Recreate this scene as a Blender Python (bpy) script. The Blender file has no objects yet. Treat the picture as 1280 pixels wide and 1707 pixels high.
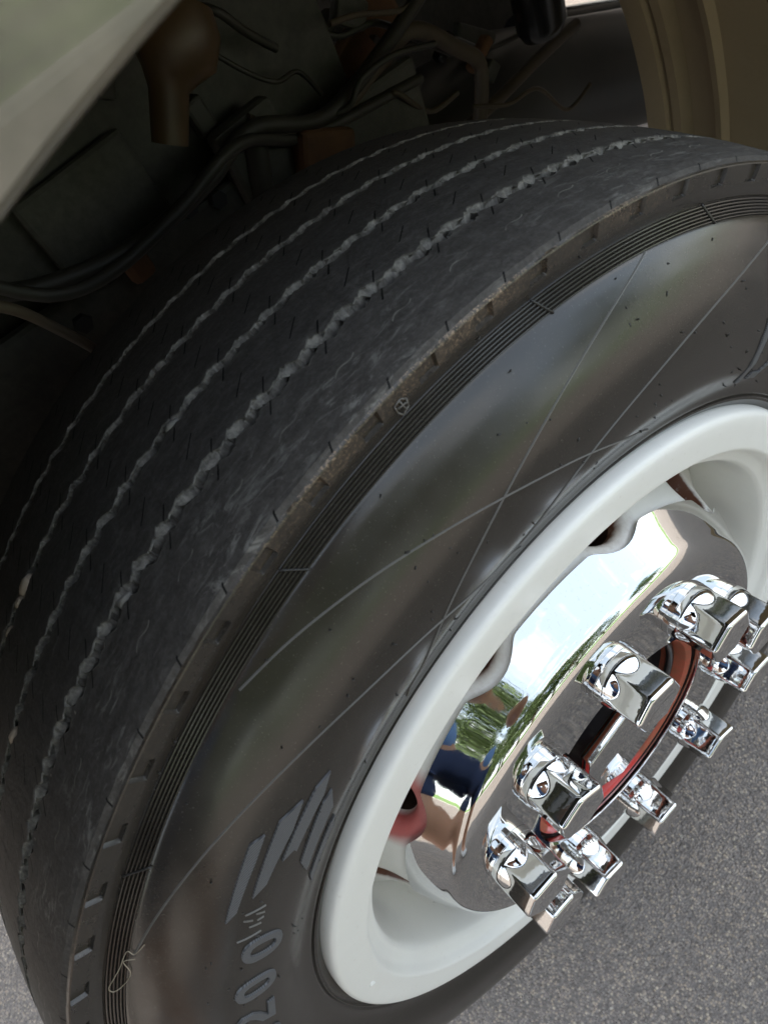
import bpy, bmesh, math, random
import numpy as np
from mathutils import Vector, Matrix
random.seed(7); rng = np.random.default_rng(7)
S = bpy.context.scene
COL = S.collection
PI = math.pi
def rad(a): return math.radians(a)
AX = 0.459                                   # axle height above the ground

# ------------------------------------------------------------------ camera, world, sun, exposure
CAMROT = np.array([[0.62303254, 0.64451058, -0.44321166], [0.44979813, -0.75877546, -0.47110661], [-0.63993132, 0.09415897, -0.76264145]])
CAMPOS = np.array([0.18547565, -0.03967741, 0.64454806 + AX])
TILT = rad(7)                                # how far the wheel is turned on its axle
RT = np.array([[1, 0, 0], [0, math.cos(TILT), -math.sin(TILT)], [0, math.sin(TILT), math.cos(TILT)]])
CAMROT = CAMROT @ RT.T; CAMPOS = RT @ (CAMPOS - [0, 0, AX]) + [0, 0, AX]
cam = bpy.data.objects.new('camera', bpy.data.cameras.new('camera')); COL.objects.link(cam)
M = Matrix.Identity(4)
for i in range(3):
    M[i][0] = CAMROT[0][i]; M[i][1] = -CAMROT[1][i]; M[i][2] = -CAMROT[2][i]; M[i][3] = CAMPOS[i]
cam.matrix_world = M
cam.data.sensor_fit = 'VERTICAL'; cam.data.sensor_height = 36; cam.data.lens = 1147.18 / 1707 * 36
cam.data.clip_start = 0.005; cam.data.clip_end = 2000
cam.data.dof.use_dof = True; cam.data.dof.focus_distance = 0.44; cam.data.dof.aperture_fstop = 12.5
S.camera = cam
S.view_settings.view_transform = 'Standard'; S.view_settings.look = 'None'; S.view_settings.gamma = 1
S.view_settings.exposure = 2.08

SUN_EL, SUN_AZ = rad(58), rad(158)           # azimuth measured from +X towards +Y: the sun stands behind the truck
sdir = Vector((math.cos(SUN_EL) * math.cos(SUN_AZ), math.cos(SUN_EL) * math.sin(SUN_AZ), math.sin(SUN_EL)))
sun = bpy.data.objects.new('sun', bpy.data.lights.new('sun', 'SUN')); COL.objects.link(sun)
sun.data.energy = 3.2; sun.data.angle = rad(0.6); sun.data.color = (1.0, 0.95, 0.87)
sun.rotation_euler = (-sdir).to_track_quat('-Z', 'Y').to_euler(); sun.location = (0, 0, 10)

W = bpy.data.worlds.new('World'); S.world = W; W.use_nodes = True
nt = W.node_tree; nt.nodes.clear()
def wn(t, **k):
    n = nt.nodes.new(t)
    for a, b in k.items(): setattr(n, a, b)
    return n
sky = wn('ShaderNodeTexSky', sky_type='NISHITA', sun_disc=False, sun_elevation=SUN_EL, sun_rotation=PI / 2 - SUN_AZ, air_density=1.0, dust_density=0.6, ozone_density=1.0)
tc = wn('ShaderNodeTexCoord'); mp = wn('ShaderNodeMapping'); mp.inputs['Scale'].default_value = (1.0, 1.0, 2.2)
cn = wn('ShaderNodeTexNoise'); cn.inputs['Scale'].default_value = 2.3; cn.inputs['Detail'].default_value = 7; cn.inputs['Roughness'].default_value = 0.55; cn.inputs['Distortion'].default_value = 0.4
cr = wn('ShaderNodeValToRGB'); cr.color_ramp.elements[0].position = 0.45; cr.color_ramp.elements[1].position = 0.66
mx = wn('ShaderNodeMix', data_type='RGBA'); mx.inputs['B'].default_value = (6.9, 6.8, 6.7, 1)
bg = wn('ShaderNodeBackground'); bg.inputs['Strength'].default_value = 0.12
wo = wn('ShaderNodeOutputWorld')
L = nt.links.new
L(tc.outputs['Generated'], mp.inputs['Vector']); L(mp.outputs[0], cn.inputs['Vector']); L(cn.outputs['Fac'], cr.inputs['Fac'])
L(cr.outputs['Color'], mx.inputs['Factor']); hz = wn('ShaderNodeMix', data_type='RGBA'); hz.inputs['Factor'].default_value = .5; hz.inputs['B'].default_value = (4.5, 5.1, 5.4, 1)
L(sky.outputs['Color'], hz.inputs['A']); L(hz.outputs['Result'], mx.inputs['A']); L(mx.outputs['Result'], bg.inputs['Color']); L(bg.outputs[0], wo.inputs['Surface'])

# ------------------------------------------------------------------ helpers: materials
class Mat:
    def __init__(s, name, color=(.5, .5, .5), rough=.5, metal=0., spec=.5, coat=0., coat_rough=.05):
        s.m = bpy.data.materials.new(name); s.m.use_nodes = True; s.t = s.m.node_tree
        s.b = s.t.nodes['Principled BSDF']; s.o = s.t.nodes['Material Output']
        s.set('Base Color', (*color, 1)); s.set('Roughness', rough); s.set('Metallic', metal); s.set('Specular IOR Level', spec)
        s.set('Coat Weight', coat); s.set('Coat Roughness', coat_rough)
        s.obj = None
    def set(s, k, v): s.b.inputs[k].default_value = v
    def n(s, t, **k):
        x = s.t.nodes.new(t)
        for a, b in k.items(): setattr(x, a, b)
        return x
    def l(s, a, b): s.t.links.new(a, b)
    def coord(s):
        if s.obj is None: s.obj = s.n('ShaderNodeTexCoord').outputs['Object']
        return s.obj
    def attr(s, name): return s.n('ShaderNodeAttribute', attribute_name=name).outputs['Fac']
    def val(s, x, sock):
        if isinstance(x, (int, float)): sock.default_value = x
        else: s.l(x, sock)
    def math(s, op, a, b=0., c=0., clamp=False):
        x = s.n('ShaderNodeMath', operation=op, use_clamp=clamp)
        s.val(a, x.inputs[0]); s.val(b, x.inputs[1]); s.val(c, x.inputs[2])
        return x.outputs[0]
    def vec(s, x, y, z):
        c = s.n('ShaderNodeCombineXYZ')
        for v, i in zip((x, y, z), c.inputs): s.val(v, i)
        return c.outputs[0]
    def noise(s, scale, detail=4, rough=.55, vector=None, dist=0., stretch=None):
        x = s.n('ShaderNodeTexNoise'); x.inputs['Scale'].default_value = scale; x.inputs['Detail'].default_value = detail
        x.inputs['Roughness'].default_value = rough; x.inputs['Distortion'].default_value = dist
        v = vector if vector is not None else s.coord()
        if stretch:
            mpn = s.n('ShaderNodeMapping'); mpn.inputs['Scale'].default_value = stretch; s.l(v, mpn.inputs['Vector']); v = mpn.outputs[0]
        s.l(v, x.inputs['Vector']); return x.outputs['Fac']
    def voro(s, scale, feature='F1', out='Distance', vector=None):
        x = s.n('ShaderNodeTexVoronoi', feature=feature); x.inputs['Scale'].default_value = scale
        s.l(vector if vector is not None else s.coord(), x.inputs['Vector']); return x.outputs[out]
    def ramp(s, fac, stops):
        x = s.n('ShaderNodeValToRGB'); e = x.color_ramp.elements
        while len(e) < len(stops): e.new(0.5)
        for el, (p, c) in zip(e, stops):
            el.position = p; el.color = (*c, 1) if isinstance(c, (tuple, list)) else (c, c, c, 1)
        s.l(fac, x.inputs['Fac']); return x.outputs['Color']
    def mix(s, fac, a, b):
        x = s.n('ShaderNodeMix', data_type='RGBA'); s.val(fac, x.inputs['Factor'])
        for v, i in ((a, x.inputs['A']), (b, x.inputs['B'])):
            if isinstance(v, (tuple, list)): i.default_value = (*v, 1)
            else: s.l(v, i)
        return x.outputs['Result']
    def color(s, v): s.l(v, s.b.inputs['Base Color'])
    def rough(s, v): s.val(v, s.b.inputs['Roughness'])
    def bump(s, h, strength=.3, dist=.001):
        x = s.n('ShaderNodeBump'); x.inputs['Strength'].default_value = strength; x.inputs['Distance'].default_value = dist
        s.l(h, x.inputs['Height']); s.l(x.outputs[0], s.b.inputs['Normal'])
    def range(s, v, a, b, c=0., d=1.):
        x = s.n('ShaderNodeMapRange'); s.l(v, x.inputs[0])
        for i, q in enumerate((a, b, c, d)): x.inputs[i + 1].default_value = q
        return x.outputs[0]

# ------------------------------------------------------------------ helpers: objects and meshes
def tag(o, label=None, cat=None, group=None, kind=None):
    for k, v in (('label', label), ('category', cat), ('group', group), ('kind', kind)):
        if v: o[k] = v
    return o
def empty(name, loc=(0, 0, 0), parent=None):
    o = bpy.data.objects.new(name, None); COL.objects.link(o); o.location = loc; o.empty_display_size = .05
    if parent: o.parent = parent
    return o
def link(name, me, mats=None, parent=None, loc=None):
    o = bpy.data.objects.new(name, me); COL.objects.link(o)
    if mats is not None and not me.materials:
        for m in (mats if isinstance(mats, (list, tuple)) else [mats]): me.materials.append(m.m)
    if parent: o.parent = parent
    if loc is not None: o.location = loc
    return o
def np_mesh(name, V, F, smooth=True, angle=None):
    me = bpy.data.meshes.new(name); V = np.asarray(V, np.float32)
    if isinstance(F, np.ndarray):
        k = F.shape[1]; n = len(F)
        me.vertices.add(len(V)); me.vertices.foreach_set('co', V.ravel())
        me.loops.add(n * k); me.loops.foreach_set('vertex_index', F.astype(np.int32).ravel())
        me.polygons.add(n); me.polygons.foreach_set('loop_start', np.arange(0, n * k, k, dtype=np.int32))
        me.update(calc_edges=True)
    else:
        me.from_pydata([tuple(map(float, v)) for v in V], [], F); me.update()
    me.validate()
    me.polygons.foreach_set('use_smooth', np.full(len(me.polygons), smooth))
    if angle: me.set_sharp_from_angle(angle=rad(angle))
    return me
def grid_faces(nr, nc, wrap=False, flip=False):
    c = np.arange(nc if wrap else nc - 1); r = np.arange(nr - 1)
    R_, C_ = np.meshgrid(r, c, indexing='ij'); C2 = (C_ + 1) % nc
    a = R_ * nc + C_; b = R_ * nc + C2; d = (R_ + 1) * nc + C_; e = (R_ + 1) * nc + C2
    F = np.stack([a, b, e, d] if not flip else [d, e, b, a], -1)
    return F.reshape(-1, 4)
def revolve(prof, n=192, a0=0, a1=360, flip=False):
    """revolve (x, r) points about the axle"""
    prof = np.array(prof, float); full = abs(a1 - a0) >= 360
    th = np.radians(np.linspace(a0, a1, n, endpoint=not full))
    X = np.repeat(prof[:, 0:1], n, 1); Y = prof[:, 1:2] * np.cos(th); Z = prof[:, 1:2] * np.sin(th)
    return np.stack([X, Y, Z], -1).reshape(-1, 3), grid_faces(len(prof), n, full, flip)
def join_mesh(parts):
    V = []; F = []; k = 0
    for v, f in parts:
        V += [tuple(p) for p in v]; F += [tuple(int(i) + k for i in q) for q in f]; k += len(v)
    return V, F
def tube(pts, r, seg=10, caps=True):
    """a tube along points; r a number or one per point"""
    P = [Vector(p) for p in pts]; n = len(P); rr = [r] * n if isinstance(r, (int, float)) else r
    V = []; F = []; up = Vector((0.31, 0.17, 0.93))
    for i, p in enumerate(P):
        t = (P[min(i + 1, n - 1)] - P[max(i - 1, 0)]).normalized()
        a = t.cross(up).normalized() if abs(t.dot(up)) < .98 else t.cross(Vector((1, 0, 0))).normalized()
        b = t.cross(a)
        for k in range(seg):
            q = 2 * PI * k / seg; V.append(p + (a * math.cos(q) + b * math.sin(q)) * rr[i])
    for i in range(n - 1):
        for k in range(seg): F.append((i * seg + k, i * seg + (k + 1) % seg, (i + 1) * seg + (k + 1) % seg, (i + 1) * seg + k))
    if caps: F.append(tuple(reversed(range(seg)))); F.append(tuple(range((n - 1) * seg, n * seg)))
    return V, F
def spline(pts, sub=8):
    P = [Vector(p) for p in pts]; out = []
    for i in range(len(P) - 1):
        p0, p1, p2, p3 = P[max(i - 1, 0)], P[i], P[i + 1], P[min(i + 2, len(P) - 1)]
        for k in range(sub):
            t = k / sub
            out.append(0.5 * ((2 * p1) + (p2 - p0) * t + (2 * p0 - 5 * p1 + 4 * p2 - p3) * t * t + (3 * p1 - p0 - 3 * p2 + p3) * t ** 3))
    out.append(P[-1]); return out
def bm_box(cx, size, bevel=.0, rot=None, seg=2):
    bm = bmesh.new(); bmesh.ops.create_cube(bm, size=1)
    bmesh.ops.scale(bm, vec=size, verts=bm.verts)
    if bevel: bmesh.ops.bevel(bm, geom=bm.edges[:], offset=bevel, segments=seg, affect='EDGES', profile=.5)
    if rot is not None: bmesh.ops.rotate(bm, matrix=rot, verts=bm.verts)
    bmesh.ops.translate(bm, vec=cx, verts=bm.verts)
    return bm
def bm_obj(name, bm, mat, parent=None, smooth=False, angle=35):
    me = bpy.data.meshes.new(name); bm.to_mesh(me); bm.free()
    if smooth:
        me.polygons.foreach_set('use_smooth', np.full(len(me.polygons), True)); me.set_sharp_from_angle(angle=rad(angle))
    return link(name, me, mat, parent)
def tube_obj(name, pts, r, mat, parent=None, seg=10):
    v, f = tube(pts, r, seg); return link(name, np_mesh(name, v, f, angle=50), mat, parent)

# ------------------------------------------------------------------ materials
m_tread = Mat('tread_rubber', (.03, .03, .032), .8, spec=.3)
pit, axl = m_tread.attr('pitch'), m_tread.attr('axial')
ringv = m_tread.vec(m_tread.math('MULTIPLY', pit, .037), axl, 0.)      # metres round the tread, metres across
n1 = m_tread.noise(150, 7, .72, ringv, stretch=(.5, 1.2, 1)); n2 = m_tread.noise(420, 4, .6, ringv); n3 = m_tread.noise(14, 4, .6, ringv)
base = m_tread.ramp(n1, [(.3, (.042, .0375, .034)), (.52, (.068, .061, .056)), (.72, (.112, .103, .095))])
fib = m_tread.ramp(n2, [(.45, 0.), (.75, 1.)])
base = m_tread.mix(m_tread.math('MULTIPLY', fib, .13), base, (.26, .255, .25))
# light scuffs on the outer rib
sc = m_tread.noise(160, 5, .7, ringv, dist=1.2, stretch=(.30, 1., 1)); scm = m_tread.ramp(sc, [(.53, 0.), (.68, 1.)])
edge = m_tread.math('MULTIPLY', m_tread.range(axl, -.075, -.045), m_tread.ramp(n3, [(.42, 0.), (.62, 1.)]))
base = m_tread.mix(m_tread.math('MULTIPLY', m_tread.math('MULTIPLY', scm, edge), .75), base, (.27, .26, .24))
# grey dust in the grooves, thinned lower down to paint shade on the walls
gd = m_tread.attr('groove'); gn = m_tread.noise(210, 5, .65)
base = m_tread.mix(m_tread.math('MULTIPLY', gd, m_tread.ramp(gn, [(.36, .30), (.58, 1.)])), base, m_tread.mix(m_tread.ramp(n1, [(.35, 0.), (.65, 1.)]), (.19, .178, .16), (.44, .41, .36)))
# cut sipes: short dark slots beside each groove and in the middle of each rib
f = m_tread.math('FRACT', m_tread.math('DIVIDE', m_tread.math('ADD', axl, .0680 + .4130), .0413))
def sipe(lo, hi, ph, slope, w):
    q = m_tread.math('FRACT', m_tread.math('ADD', m_tread.math('ADD', pit, ph), m_tread.math('MULTIPLY', f, slope)))
    on = m_tread.math('LESS_THAN', m_tread.math('ABSOLUTE', m_tread.math('SUBTRACT', q, .5)), w)
    a = m_tread.math('MULTIPLY', m_tread.math('GREATER_THAN', f, lo), m_tread.math('LESS_THAN', f, hi))
    return m_tread.math('MULTIPLY', on, a)
inrib = m_tread.math('LESS_THAN', axl, -.070)
sp = m_tread.math('MAXIMUM', m_tread.math('MULTIPLY', sipe(.40, .63, .15, -1.3, .015), inrib), sipe(.08, .24, .62, -.9, .016))
sp = m_tread.math('MAXIMUM', sp, m_tread.math('MULTIPLY', sipe(.74, .93, .40, -.9, .015), inrib))
sp = m_tread.math('MULTIPLY', sp, m_tread.math('SUBTRACT', 1., gd))
base = m_tread.mix(sp, base, (.004, .004, .004))
# pale S-shaped moulding marks on the outer rib
qs = m_tread.math('FRACT', m_tread.math('ADD', pit, .40))
sx = m_tread.math('ADD', axl, m_tread.math('ADD', .0455, m_tread.math('MULTIPLY', m_tread.math('SINE', m_tread.math('MULTIPLY', qs, 13.)), .0016)))
sm = m_tread.math('MULTIPLY', m_tread.math('LESS_THAN', m_tread.math('ABSOLUTE', m_tread.math('SUBTRACT', sx, m_tread.math('MULTIPLY', m_tread.math('SUBTRACT', qs, .5), .012))), .00042),
                  m_tread.math('MULTIPLY', m_tread.math('GREATER_THAN', qs, .30), m_tread.math('LESS_THAN', qs, .70)))
sm = m_tread.math('MULTIPLY', sm, m_tread.ramp(m_tread.noise(90, 2, .5, ringv), [(.38, .2), (.6, 1.)]))
base = m_tread.mix(m_tread.math('MULTIPLY', sm, .7), base, (.25, .24, .21))
m_tread.color(base)
m_tread.bump(m_tread.math('SUBTRACT', m_tread.math('ADD', m_tread.math('MULTIPLY', n1, .6), m_tread.math('MULTIPLY', n2, .5)), m_tread.math('MULTIPLY', sp, 2.)), .8, .0009)
m_tread.rough(m_tread.range(n1, .3, .7, .62, .85))

m_side = Mat('sidewall_rubber', (.016, .0155, .015), .16, spec=.55)
sh_ = m_side.attr('shoulder'); a1 = m_side.noise(55, 5, .6); a2 = m_side.noise(900, 2, .5); a3 = m_side.noise(9, 3, .5); a4 = m_side.noise(260, 6, .75)
sb = m_side.mix(a1, (.019, .0160, .0130), (.033, .0280, .0228))
speck = m_side.math('MULTIPLY', m_side.ramp(a2, [(.66, 0.), (.72, 1.)]), .55)
sb = m_side.mix(speck, sb, (.10, .095, .08))
sp_ = m_side.attr('pitch'); win = m_side.math('MULTIPLY', m_side.range(sp_, -10., -5.), m_side.range(sp_, .5, 3.5, 1., .12))
a5 = m_side.noise(700, 3, .6)
cover_ = m_side.math('ADD', m_side.math('MULTIPLY', m_side.ramp(a4, [(.40, 0.), (.70, 1.)]), .55), m_side.math('MULTIPLY', m_side.ramp(a5, [(.52, 0.), (.62, 1.)]), .75))
tan_ = m_side.math('MULTIPLY', m_side.math('MULTIPLY', m_side.math('POWER', sh_, 5.), cover_), m_side.math('MULTIPLY', m_side.ramp(a3, [(.42, .05), (.62, 1.)]), win), clamp=True)
sb = m_side.mix(tan_, sb, m_side.mix(a1, (.50, .33, .20), (.38, .30, .22)))
sxyz = m_side.n('ShaderNodeSeparateXYZ'); m_side.l(m_side.coord(), sxyz.inputs[0])
rad_ = m_side.math('SQRT', m_side.math('ADD', m_side.math('MULTIPLY', sxyz.outputs[1], sxyz.outputs[1]), m_side.math('MULTIPLY', sxyz.outputs[2], sxyz.outputs[2])))
bead = m_side.math('MULTIPLY', m_side.range(rad_, .3035, .3005), m_side.math('MULTIPLY', m_side.range(sp_, -6., -1.), m_side.range(sp_, 4., 8., 1., .1)))
sb = m_side.mix(m_side.math('MULTIPLY', bead, m_side.ramp(a1, [(.3, .35), (.6, 1.)])), sb, m_side.mix(a4, (.14, .07, .03), (.24, .15, .09)))
m_side.color(sb)
m_side.rough(m_side.math('ADD', m_side.math('ADD', .14, m_side.math('MULTIPLY', a1, .16)), m_side.math('MULTIPLY', m_side.math('MAXIMUM', tan_, m_side.math('MULTIPLY', sh_, .16)), .5)))
m_side.bump(m_side.math('ADD', m_side.math('MULTIPLY', a3, .8), m_side.math('MULTIPLY', a2, .06)), .35, .0012)

m_letter = Mat('knurled_rubber', (.085, .087, .095), .55, spec=.5)
lw = m_letter.n('ShaderNodeTexWave', wave_type='BANDS', bands_direction='Z'); lw.inputs['Scale'].default_value = 260; m_letter.l(m_letter.coord(), lw.inputs['Vector'])
m_letter.color(m_letter.mix(lw.outputs['Fac'], (.055, .056, .061), (.135, .139, .150))); m_letter.bump(lw.outputs['Fac'], .5, .0006)
m_rib = Mat('moulded_rib_rubber', (.13, .124, .115), .36)
m_nub = Mat('nub_rubber', (.018, .017, .016), .35)

m_white = Mat('white_wheel_paint', (.80, .80, .77), .34, spec=.45)
rs = m_white.attr('rust'); w1 = m_white.noise(26, 5, .6); w2 = m_white.noise(150, 5, .7); w3 = m_white.noise(7, 2, .5)
wc = m_white.mix(w1, (.83, .815, .77), (.78, .77, .735))
wc = m_white.mix(m_white.math('MULTIPLY', m_white.ramp(w2, [(.62, 0.), (.74, 1.)]), .22), wc, (.42, .36, .29))
rsm = m_white.math('MULTIPLY', rs, m_white.ramp(w2, [(.30, .55), (.62, 1.)]), clamp=True)
wc = m_white.mix(m_white.ramp(rsm, [(.12, 0.), (.75, 1.)]), wc, m_white.mix(w1, (.23, .10, .06), (.13, .055, .035)))
pk = m_white.math('MULTIPLY', m_white.attr('primer'), m_white.ramp(w1, [(.2, .75), (.6, 1.)]), clamp=True)
wc = m_white.mix(pk, wc, m_white.mix(w2, (.56, .13, .12), (.44, .12, .11)))
m_white.color(wc); m_white.bump(m_white.math('ADD', w3, m_white.math('MULTIPLY', w2, .08)), .10, .004)
m_white.rough(m_white.range(w1, .3, .7, .28, .42))

m_chrome = Mat('chrome_plate', (.60, .60, .594), .035, 1.)
c1 = m_chrome.noise(34, 3, .5); c2 = m_chrome.noise(320, 4, .6); c3 = m_chrome.noise(9, 2, .5)
m_chrome.color(m_chrome.mix(m_chrome.ramp(c2, [(.58, 0.), (.76, 1.)]), (.60, .60, .594), (.53, .52, .505)))
m_chrome.rough(m_chrome.range(c2, .45, .8, .02, .12)); m_chrome.bump(m_chrome.math('ADD', m_chrome.math('MULTIPLY', c1, .25), c3), .06, .004)
m_nutc = Mat('chrome_cap', (.70, .70, .695), .03, 1.)
d2 = m_nutc.noise(60, 3, .5); m_nutc.bump(d2, .05, .002); m_nutc.rough(m_nutc.range(m_nutc.noise(400, 3, .6), .5, .8, .02, .10))
m_hub = Mat('black_hub_paint', (.012, .012, .012), .35)
m_hub.color(m_hub.mix(m_hub.ramp(m_hub.noise(90, 5, .6), [(.5, 0.), (.7, 1.)]), (.012, .012, .013), (.05, .045, .04)))
m_seal = Mat('red_ring_paint', (.5, .05, .04), .38)
so_ = m_seal.attr('rust'); s1 = m_seal.noise(120, 5, .65)
m_seal.color(m_seal.mix(m_seal.math('MULTIPLY', so_, m_seal.ramp(s1, [(.25, .6), (.6, 1.)])), (.55, .035, .03), m_seal.mix(s1, (.36, .10, .045), (.22, .07, .04))))
m_seal.rough(m_seal.range(so_, 0., 1., .28, .7))
m_drum = Mat('rusty_drum_iron', (.06, .03, .02), .85)
m_drum.color(m_drum.mix(m_drum.noise(40, 5, .6), (.035, .02, .015), (.11, .045, .03)))

m_asph = Mat('asphalt', (.16, .15, .145), .9, spec=.25)
g0 = m_asph.noise(6, 4, .6); g1 = m_asph.noise(900, 3, .6); vcol = m_asph.voro(330, out='Color'); vd = m_asph.voro(330); vd2 = m_asph.voro(520); g2 = m_asph.noise(70, 4, .7)
sepc = m_asph.n('ShaderNodeSeparateColor'); m_asph.l(vcol, sepc.inputs[0])
stone = m_asph.ramp(sepc.outputs[0], [(.0, (.15, .126, .110)), (.30, (.24, .205, .182)), (.68, (.33, .285, .25)), (.90, (.43, .345, .265)), (1., (.60, .51, .40))])
gap = m_asph.ramp(vd, [(.35, 0.), (.75, 1.)])
ac = m_asph.mix(m_asph.math('MULTIPLY', gap, .75), stone, (.145, .132, .126))
ac = m_asph.mix(m_asph.ramp(g0, [(.35, 0.), (.7, .35)]), ac, (.19, .175, .168))
ac = m_asph.mix(m_asph.math('MULTIPLY', m_asph.ramp(g1, [(.62, 0.), (.74, 1.)]), .5), ac, (.36, .33, .29))
ac = m_asph.mix(m_asph.ramp(m_asph.noise(22, 5, .65), [(.50, 0.), (.72, .38)]), ac, (.13, .112, .10))
vb = m_asph.n('ShaderNodeTexVoronoi', feature='F1'); vb.inputs['Scale'].default_value = 130; m_asph.l(m_asph.coord(), vb.inputs['Vector'])
sb_ = m_asph.n('ShaderNodeSeparateColor'); m_asph.l(vb.outputs['Color'], sb_.inputs[0])
big = m_asph.math('MULTIPLY', m_asph.math('LESS_THAN', vb.outputs['Distance'], .30), m_asph.math('GREATER_THAN', sb_.outputs[0], .72))
ac = m_asph.mix(m_asph.math('MULTIPLY', big, .7), ac, m_asph.ramp(sb_.outputs[1], [(0., (.15, .135, .125)), (.5, (.33, .29, .25)), (.8, (.42, .33, .25)), (1., (.50, .46, .40))]))
m_asph.color(ac)
m_asph.bump(m_asph.math('ADD', m_asph.math('MULTIPLY', vd, -1.), m_asph.math('ADD', m_asph.math('MULTIPLY', g2, .9), m_asph.math('MULTIPLY', vd2, -.4))), .95, .0035)
m_grass = Mat('grass_turf', (.06, .11, .02), .9); m_grass.color(m_grass.mix(m_grass.noise(3, 5, .6), (.06, .12, .02), (.15, .26, .04)))
m_conc = Mat('kerb_concrete', (.42, .40, .37), .9)

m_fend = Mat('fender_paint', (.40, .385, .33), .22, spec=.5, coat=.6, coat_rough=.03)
m_fend.color(m_fend.mix(m_fend.ramp(m_fend.noise(22, 4, .6), [(.35, 0.), (.65, 1.)]), (.085, .080, .062), (.18, .158, .122)))  # mottled tones painted in as blurred reflections on the gloss
m_lip = Mat('bare_lip_metal', (.55, .56, .58), .3, .8)
m_well = Mat('dusty_black_panel', (.03, .03, .03), .7)
p1 = m_well.noise(11, 5, .62); p2 = m_well.noise(120, 5, .7)
m_well.color(m_well.mix(m_well.math('MULTIPLY', p1, m_well.ramp(p2, [(.35, .55), (.7, 1.)])), (.009, .009, .0085), (.12, .112, .093)))
m_brown = Mat('dusty_brown_liner', (.12, .095, .065), .8)
b1 = m_brown.noise(8, 5, .6); b2 = m_brown.noise(300, 3, .6)
m_brown.color(m_brown.mix(b1, m_brown.mix(b2, (.21, .155, .085), (.30, .225, .13)), (.36, .285, .18)))
m_rust = Mat('rusted_steel', (.2, .08, .03), .85); m_rust.color(m_rust.mix(m_rust.noise(35, 6, .65), (.035, .016, .010), (.17, .075, .028)))
m_hose = Mat('dusty_hose_rubber', (.03, .028, .026), .6); m_hose.color(m_hose.mix(m_hose.noise(30, 4, .6), (.008, .008, .007), (.04, .034, .026)))
m_cord = Mat('faded_brown_cable', (.22, .15, .09), .65); m_cord.color(m_cord.mix(m_cord.noise(40, 3, .6), (.028, .020, .014), (.085, .06, .038)))
m_amber = Mat('stained_amber_plastic', (.28, .19, .05), .5); m_amber.color(m_amber.mix(m_amber.noise(30, 4, .6), (.016, .012, .006), (.085, .042, .012)))
m_black = Mat('gloss_black_steel', (.012, .012, .013), .22)
m_bolt = Mat('dull_bolt_steel', (.012, .012, .012), .6)

# ------------------------------------------------------------------ the setting
def sheet(name, x0, x1, y0, y1, z, mat, nx=2, ny=2):
    xs = np.linspace(x0, x1, nx); ys = np.linspace(y0, y1, ny)
    V = np.array([[x, y, z] for y in ys for x in xs]); o = link(name, np_mesh(name, V, grid_faces(ny, nx), False), mat)
    return tag(o, kind='structure')
tag(sheet('asphalt_ground', -200, 200, -200, 200, 0, m_asph), 'grey asphalt with pale chippings under the wheel')
tag(sheet('grass_verge', 7.0, 120, -120, 120, .12, m_grass), 'green grass strip beyond the asphalt')
tag(bm_obj('kerb', bm_box((6.9, 0, .06), (.2, 240, .124), .015), m_conc), 'pale concrete kerb along the grass', kind='structure')

# ------------------------------------------------------------------ the wheel
wheel = empty('wheel_assembly', (0, 0, AX))
wheel.rotation_euler.x = TILT
tag(wheel, 'black lorry tyre on a white steel wheel with chrome hub cover and nut caps', 'wheel')

# sidewall section, from the bead outwards (x out of the wheel, r from the axle)
SW = np.array([(-.012, .2950), (-.0075, .2990), (-.0045, .3035), (-.0040, .3065), (-.0028, .3090), (-.001, .318), (.0065, .334), (.0095, .352), (.0100, .370), (.0055, .388), (-.0028, .404), (-.0102, .4145), (-.0145, .4195), (-.0165, .4212)])
def cr_interp(P, sub):
    return np.array([(v.x, v.y) for v in spline([(a, b, 0) for a, b in P], sub)])
swp = cr_interp(SW[3:], 6)
def side_x(r): return float(np.interp(r, swp[:, 1], swp[:, 0]))
rows = []            # x, r, notch weight, material, zigzag index/weight, groove dust and painted shade, shoulder dust
def row(x, r, notch=0., mat=1, zz=None, dust_shade=0., shl=0.): rows.append((x, r, notch, mat, zz, dust_shade, shl))
for x, r in SW[:3]: row(x, r)
for x, r in ((-.0046, .3050), (-.0030, .3058), (-.0030, .3064), (-.0044, .3070)): row(x, r)
for x, r in swp[6:]: row(x, r)
X0, R0, X1, R1 = -.0165, .4212, -.0220, .4305
for k in range(6):                                   # six fine rings moulded between two edges
    for t, d in ((.10, 0), (.22, .0011), (.50, .0011), (.62, 0), (.80, -.0002)):
        f_ = (k + t) / 6; row(X0 + (X1 - X0) * f_ + d - .0004, R0 + (R1 - R0) * f_)
row(-.0216, .4312, shl=.1); row(-.0205, .4345, shl=.2); row(-.0196, .4372, shl=.45)
row(-.0194, .4386, 0., shl=.6); row(-.0193, .4391, .5, shl=.65); row(-.0193, .4397, 1., shl=.7)
for r in (.4410, .4430, .4450, .4466): row(-.0192 + (r - .4386) * .09, r, 1., shl=.85)
row(-.0185, .4474, 1., shl=.95); row(-.0185, .4478, 0., shl=1.); row(-.0188, .4485, 0., shl=1.)
def crown(x): d = x + .13; return .4592 - .5 * d * d - 12 * d ** 4
row(-.0200, .4493, 0, mat=0, shl=1.); row(-.0222, crown(-.0222) - .0003, 0, mat=0); row(-.0255, crown(-.0255), 0., mat=0)
for x in np.linspace(-.031, -.058, 8): row(x, crown(x), 0, 0)
GRV = [(-.0680, .0084, .0017, .0), (-.1096, .0066, .0014, .0), (-.1509, .0062, .0013, .0), (-.1919, .0054, .0011, .0)]
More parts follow.
